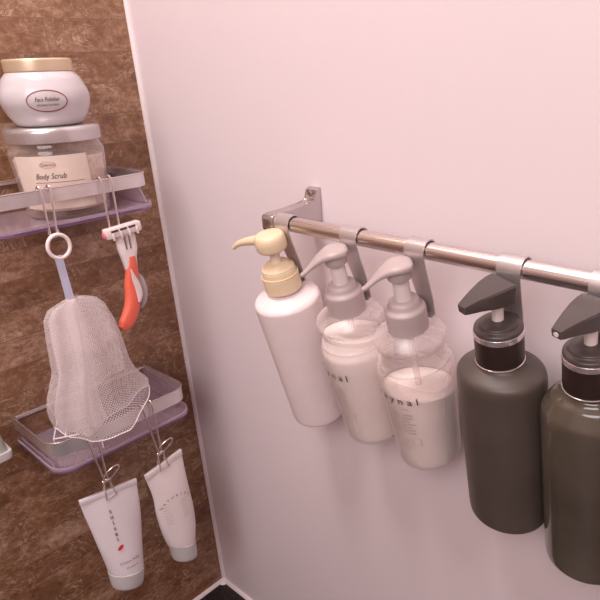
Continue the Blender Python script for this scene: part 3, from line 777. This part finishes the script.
bm = bmesh.new(); tube(bm, [netpoint(1.0, 2 * PI * k / 120) for k in range(120)], .0006, 6, 0, True); finish(bm, 'hem', M['seam'], net)

# ------------------------------------------------------------------ razor
RX = .1275
rz = tag(empty('razor', (RX, -.135, .638)), 'coral and white safety razor hanging head up from the upper shelf', 'razor')
def rl(x, y, z): return Vector((x, y, z)) - Vector((RX, -.135, .638))
def flatloft(bm, secs, th, n=16, e=.7):
    """secs: (y, z, halfwidth, x) centreline; th thickness function"""
    P = catmull([(s[0], s[1], s[2]) for s in secs], 5); X = catmull([(s[3], s[4], 0) for s in secs], 5); rings = []
    m = len(P)
    for i, (p, q) in enumerate(zip(P, X)):
        a, b = P[max(i - 1, 0)], P[min(i + 1, m - 1)]; t = Vector((0, b.x - a.x, b.y - a.y)).normalized(); sd = Vector((0, -t.z, t.y))
        ring = []
        for k in range(n):
            an = 2 * PI * k / n; ca, sa = math.cos(an), math.sin(an)
            ring.append(rl(q.x, p.x, p.y) + sd * math.copysign(abs(ca) ** e, ca) * p.z + Vector((math.copysign(abs(sa) ** e, sa) * q.y, 0, 0)))
        rings.append(ring)
    loft(bm, rings); return bm
hd = bmesh.new(); box(hd, -.0055, .0055, -.0235, .0235, -.0062, .0062, .0018)
R_ = Matrix.Rotation(math.radians(4), 4, 'X')
for v_ in hd.verts: v_.co = R_ @ v_.co + rl(RX + .001, -.1330, .7635)
h = finish(hd, 'blade_head', M['razor_white'], rz, 40)
bm = bmesh.new()
for c in (-.0125, -.001, .0105):
    b0 = len(bm.verts); box(bm, .0050, .0062, c - .0045, c + .0045, .0012, .0036)
for v_ in bm.verts: v_.co = R_ @ v_.co + rl(RX + .001, -.1330, .7635)
finish(bm, 'slot', M['dark'], h)
bm = bmesh.new()
for c in (-.0155, -.005, .006, .0165):
    box(bm, .0045, .0068, c - .0014, c + .0014, -.0085, .0005, .0005)
for v_ in bm.verts: v_.co = R_ @ v_.co + rl(RX + .001, -.1330, .7635)
finish(bm, 'clasp', M['razor_white'], h)
bm = bmesh.new(); lathe(bm, rnd([(0, -.0015), (.0042, -.0012, .001), (.0044, .001, .001), (0, .0016)]), 20)
for v_ in bm.verts: v_.co = R_ @ Vector((v_.co.x, v_.co.z - .0240, v_.co.y - .001)) + rl(RX + .001, -.1330, .7635)
finish(bm, 'end_stud', M['pinkdot'], h)
bm = bmesh.new(); flatloft(bm, [(-.1300, .7575, .0125, RX, .0035), (-.1305, .7490, .0130, RX, .0045), (-.1310, .7390, .0125, RX + .001, .0055), (-.1315, .7280, .0098, RX + .001, .006), (-.1312, .7150, .0078, RX + .001, .006), (-.1310, .7050, .0070, RX, .0055)], None)
nk = finish(bm, 'neck', M['razor_white'], rz, 50)
bm = bmesh.new()
for c in (-.0035, .0025): tube(bm, [rl(RX + .0052, -.1305 + c, .7560), rl(RX + .0064, -.1315 + c * .9, .7400)], .0010, 8, 0)
finish(bm, 'groove', M['screw'], nk)
bm = bmesh.new(); flatloft(bm, [(-.1300, .7300, .0050, RX + .0035, .0040), (-.1308, .7200, .0066, RX + .0028, .0052), (-.1325, .7060, .0080, RX + .0015, .0062), (-.1345, .6920, .0088, RX, .0068), (-.1360, .6780, .0092, RX, .0070), (-.1400, .6640, .0096, RX, .0070), (-.1465, .6520, .0100, RX, .0062), (-.1540, .6440, .0088, RX, .0052), (-.1590, .6405, .0050, RX, .004)], None)
gr = finish(bm, 'grip', M['coral'], rz, 50)
bm = bmesh.new(); flatloft(bm, [(-.1350, .7150, .0010, RX + .0066, .0012), (-.1330, .7030, .0034, RX + .0060, .0020), (-.1300, .6900, .0046, RX + .0052, .0026), (-.1295, .6790, .0044, RX + .0052, .0026), (-.1315, .6700, .0022, RX + .0052, .0022)], None)
finish(bm, 'white_inlay', M['razor_white'], gr, 50)
bm = bmesh.new(); flatloft(bm, [(-.1235, .7060, .0015, RX - .004, .003), (-.1210, .6960, .0050, RX - .004, .005), (-.1200, .6820, .0066, RX - .004, .006), (-.1220, .6680, .0056, RX - .004, .005), (-.1265, .6580, .0020, RX - .004, .003)], None)
finish(bm, 'blade_cover', M['grey_cover'], rz, 50)

# ------------------------------------------------------------------ tubes hanging from the lower shelf
def squeeze_tube(x, secs, capsecs, mat, label, seam=.010, bend=None):
    """secs: (yL, zL, yR, zR, depth) from the crimp down"""
    c = Vector((x, (secs[-1][0] + secs[-1][2]) / 2, capsecs[-1][1]))
    o = empty('squeeze_tube', c)
    def rings_of(ss, n=36, e=1.0):
        P = catmull([(s[0], s[1], s[4]) for s in ss], 5); Q = catmull([(s[2], s[3], 0) for s in ss], 5); out = []
        for p, q in zip(P, Q):
            a = Vector((0, p.x, p.y)); b = Vector((0, q.x, q.y)); mid = (a + b) / 2; h_ = (b - a) / 2
            out.append([mid + h_ * math.cos(2 * PI * k / n) + Vector((x + p.z * math.sin(2 * PI * k / n), 0, 0)) - c for k in range(n)])
        return out
    bm = bmesh.new(); loft(bm, rings_of(secs)); body = finish(bm, 'body', mat, o, 50)
    bm = bmesh.new(); loft(bm, rings_of(capsecs)); finish(bm, 'cap', M['tube_cap'], o, 40)
    # flat crimped end
    s0, s1 = secs[0], secs[1]
    bm = bmesh.new(); prism(bm, [(s0[0] - c.y, s0[1] - c.z), (s0[2] - c.y, s0[3] - c.z), (s1[2] - c.y, s1[3] - c.z), (s1[0] - c.y, s1[1] - c.z)], -.0024, .0024, 'x', .0004)
    finish(bm, 'crimp', mat, o, 40)
    return o, c
TX = .1275
t1, c1 = squeeze_tube(TX, [(-.2640, .4325, -.1845, .4205, .0012), (-.2640, .4250, -.1850, .4130, .0016), (-.2625, .4050, -.1858, .3930, .0060), (-.2597, .3793, -.1885, .3666, .0105), (-.2568, .3500, -.1935, .3370, .0145), (-.2542, .3270, -.1978, .3120, .0175), (-.2518, .3020, -.2020, .2870, .0195), (-.2512, .2960, -.2035, .2810, .0195)],
    [(-.2515, .2960, -.2030, .2810, .0205), (-.2520, .2940, -.2028, .2790, .0210), (-.2520, .2800, -.2060, .2660, .0210), (-.2515, .2710, -.2085, .2570, .0200), (-.2495, .2685, -.2105, .2550, .017)], M['tube1'], '')
tag(t1, 'white tube with vertical lettering and a red mark, hanging on the left', 'tube')
t2, c2 = squeeze_tube(TX, [(-.1715, .4175, -.1097, .4290, .0012), (-.1708, .4085, -.1094, .4200, .0016), (-.1680, .3900, -.1092, .3960, .0060), (-.1660, .3696, -.1088, .3720, .0100), (-.1668, .3500, -.1080, .3480, .0125), (-.1660, .3310, -.1072, .3240, .0145), (-.1640, .3080, -.1090, .2960, .0165), (-.1610, .2890, -.1135, .2740, .0175), (-.1590, .2800, -.1165, .2650, .0175)],
    [(-.1580, .2800, -.1155, .2650, .0180), (-.1572, .2770, -.1155, .2630, .0185), (-.1560, .2600, -.1162, .2465, .0185), (-.1548, .2490, -.1172, .2375, .0175), (-.1520, .2465, -.1200, .2365, .013)], M['tube2'], '')
tag(t2, 'bent pearl white tube with curved lettering, hanging on the right', 'tube')
def tube_fn(c, secs_, x0):
    """point on the bulging front of a tube at world y,z"""
    def f(y, z, off=.0006):
        best = None
        for a, b in zip(secs_, secs_[1:]):
            za = (a[1] + a[3]) / 2; zb = (b[1] + b[3]) / 2
            if zb <= z <= za:
                t = (za - z) / (za - zb); yl = a[0] + (b[0] - a[0]) * t; yr = a[2] + (b[2] - a[2]) * t; d = a[4] + (b[4] - a[4]) * t
                q = max(-1, min(1, (y - (yl + yr) / 2) / ((yr - yl) / 2))); return Vector((x0 + d * math.sqrt(max(0, 1 - q * q)) + off, y, z)) - c
        return Vector((x0 + .012, y, z)) - c
    return f
S1 = [(-.2640, .4325, -.1845, .4205, .0012), (-.2640, .4250, -.1850, .4130, .0016), (-.2625, .4050, -.1858, .3930, .0060), (-.2597, .3793, -.1885, .3666, .0105), (-.2568, .3500, -.1935, .3370, .0145), (-.2542, .3270, -.1978, .3120, .0175), (-.2518, .3020, -.2020, .2870, .0195)]
S2 = [(-.1715, .4175, -.1097, .4290, .0012), (-.1708, .4085, -.1094, .4200, .0016), (-.1680, .3900, -.1092, .3960, .0060), (-.1660, .3696, -.1088, .3720, .0100), (-.1668, .3500, -.1080, .3480, .0125), (-.1660, .3310, -.1072, .3240, .0145), (-.1640, .3080, -.1090, .2960, .0165)]
g1 = tube_fn(c1, S1, TX); g2 = tube_fn(c2, S2, TX)
bm = bmesh.new()
for k, ch in enumerate('suisai'):
    z = .3950 - .0088 * k; y = -.2320 - .0004 * k
    text_bm(ch, .0098, lambda u, v: g1(y + u, z + v - .12 * u, .0016), bm=bm, bold=.0001)
finish(bm, 'lettering', M['ink'], t1, 0)
bm = bmesh.new(); ctr = (-.2335, .3400)
bm.faces.new([bm.verts.new(g1(ctr[0] + .0042 * math.cos(a) + .0004 * math.sin(a), ctr[1] + .0032 * math.sin(a) + .0016 * math.cos(a), .0018)) for a in [2 * PI * k / 24 for k in range(24)]])
finish(bm, 'red_mark', M['red'], t1, 0)
bm = bmesh.new(); text_bm('Cream Soap', .0056, lambda u, v: g1(-.2265 + u, .3120 + v - .10 * u, .0022), bm=bm); text_bm('Moisture', .0046, lambda u, v: g1(-.2255 + u, .3020 + v - .10 * u, .0022), bm=bm)
finish(bm, 'small_print', M['ink'], t1, 0)
bm = bmesh.new(); cy_, cz_ = -.1385, .3420
for k, ch in enumerate('NATURIES'[:8]):
    a = math.radians(146 - 15.5 * k); Rr = .0255
    def fn(u, v, a=a):
        rad = Rr + v; an = a - u / Rr
        return g2(cy_ + rad * math.cos(an) * 1.0, cz_ + rad * math.sin(an) * .9, .0018)
    text_bm(ch, .0062, fn, bm=bm)
finish(bm, 'lettering', M['ink'], t2, 0)
bm = bmesh.new(); rr = random.Random(8)
for k in range(7):
    for s in (-1, 1):
        z = .3545 - .0048 * k; w_ = .008 + .004 * rr.random(); u0 = cy_ + (.006 if s > 0 else -.021)
        for i in range(3):
            a_, b_ = u0 + w_ * i / 3, u0 + w_ * (i + 1) / 3
            bm.faces.new([bm.verts.new(g2(*q, .0016)) for q in ((a_, z), (b_, z), (b_, z + .0008), (a_, z + .0008))])
finish(bm, 'fine_print', M['tube_cap'], t2, 0)

# ------------------------------------------------------------------ sliver of a container at the left edge
lc = tag(empty('soap_container', (.085, -.3435, .5190)), 'grey-green plastic container with a pale lip, cut off by the left edge of the photo', 'container')
bm = bmesh.new(); rings = []
for z, hw in ((.0, .0300), (.0012, .0310), (.0085, .0318), (.0095, .0312)): 
    rings.append([Vector((.020 * math.copysign(abs(math.cos(a)) ** .3, math.cos(a)), hw * math.copysign(abs(math.sin(a)) ** .3, math.sin(a)), z)) for a in [2 * PI * k / 40 for k in range(40)]])
loft(bm, rings); finish(bm, 'lip', M['tube_cap'], lc, 40)
bm = bmesh.new(); rings = []
for z, hw in ((.0095, .0270), (.011, .0280), (.060, .0215), (.066, .0180), (.068, .0130)):
    rings.append([Vector((.017 * math.copysign(abs(math.cos(a)) ** .3, math.cos(a)), hw * math.copysign(abs(math.sin(a)) ** .3, math.sin(a)), z)) for a in [2 * PI * k / 40 for k in range(40)]])
loft(bm, rings); finish(bm, 'body', M['green_grey'], lc, 40)
bm = bmesh.new(); box(bm, -.0849, -.015, -.012, .012, .020, .024, .001); finish(bm, 'wall_arm', M['chrome'], lc)

# ------------------------------------------------------------------ light
def area(name, loc, rot, size, power, col, sy=None):
    l = bpy.data.lights.new(name, 'AREA'); l.energy = power; l.size = size; l.color = col
    if sy: l.shape = 'RECTANGLE'; l.size_y = sy
    o = bpy.data.objects.new(name, l); o.location = loc; o.rotation_euler = rot; COL.objects.link(o); return o
area('ceiling_lamp', (.28, -.52, RH - .056), (0, 0, 0), .32, 12.0, (1, .925, .915))
area('added_fill', (.92, -1.30, 1.50), (math.radians(64), 0, math.radians(27)), .9, 15.5, (1, .93, .945))  # added fill lamp without a fitting, brightens walls and bottles from the camera side
w = bpy.data.worlds.new('world'); w.use_nodes = True; bpy.context.scene.world = w
w.node_tree.nodes['Background'].inputs[0].default_value = (1, .85, .84, 1); w.node_tree.nodes['Background'].inputs[1].default_value = .5

# ------------------------------------------------------------------ camera
cam = bpy.data.cameras.new('camera'); co = bpy.data.objects.new('camera', cam); COL.objects.link(co)
co.location = (.8312, -.4898, .9382); co.rotation_euler = (1.1468, .0347, .7149)
cam.sensor_width = 36; cam.sensor_fit = 'HORIZONTAL'; cam.lens = 605.85 / 600 * 36; cam.shift_x = -.0992; cam.shift_y = .0624
cam.clip_start = .01
bpy.context.scene.camera = co
sc = bpy.context.scene
sc.view_settings.view_transform = 'Standard'; sc.view_settings.look = 'None'; sc.view_settings.exposure = 0; sc.view_settings.gamma = 1
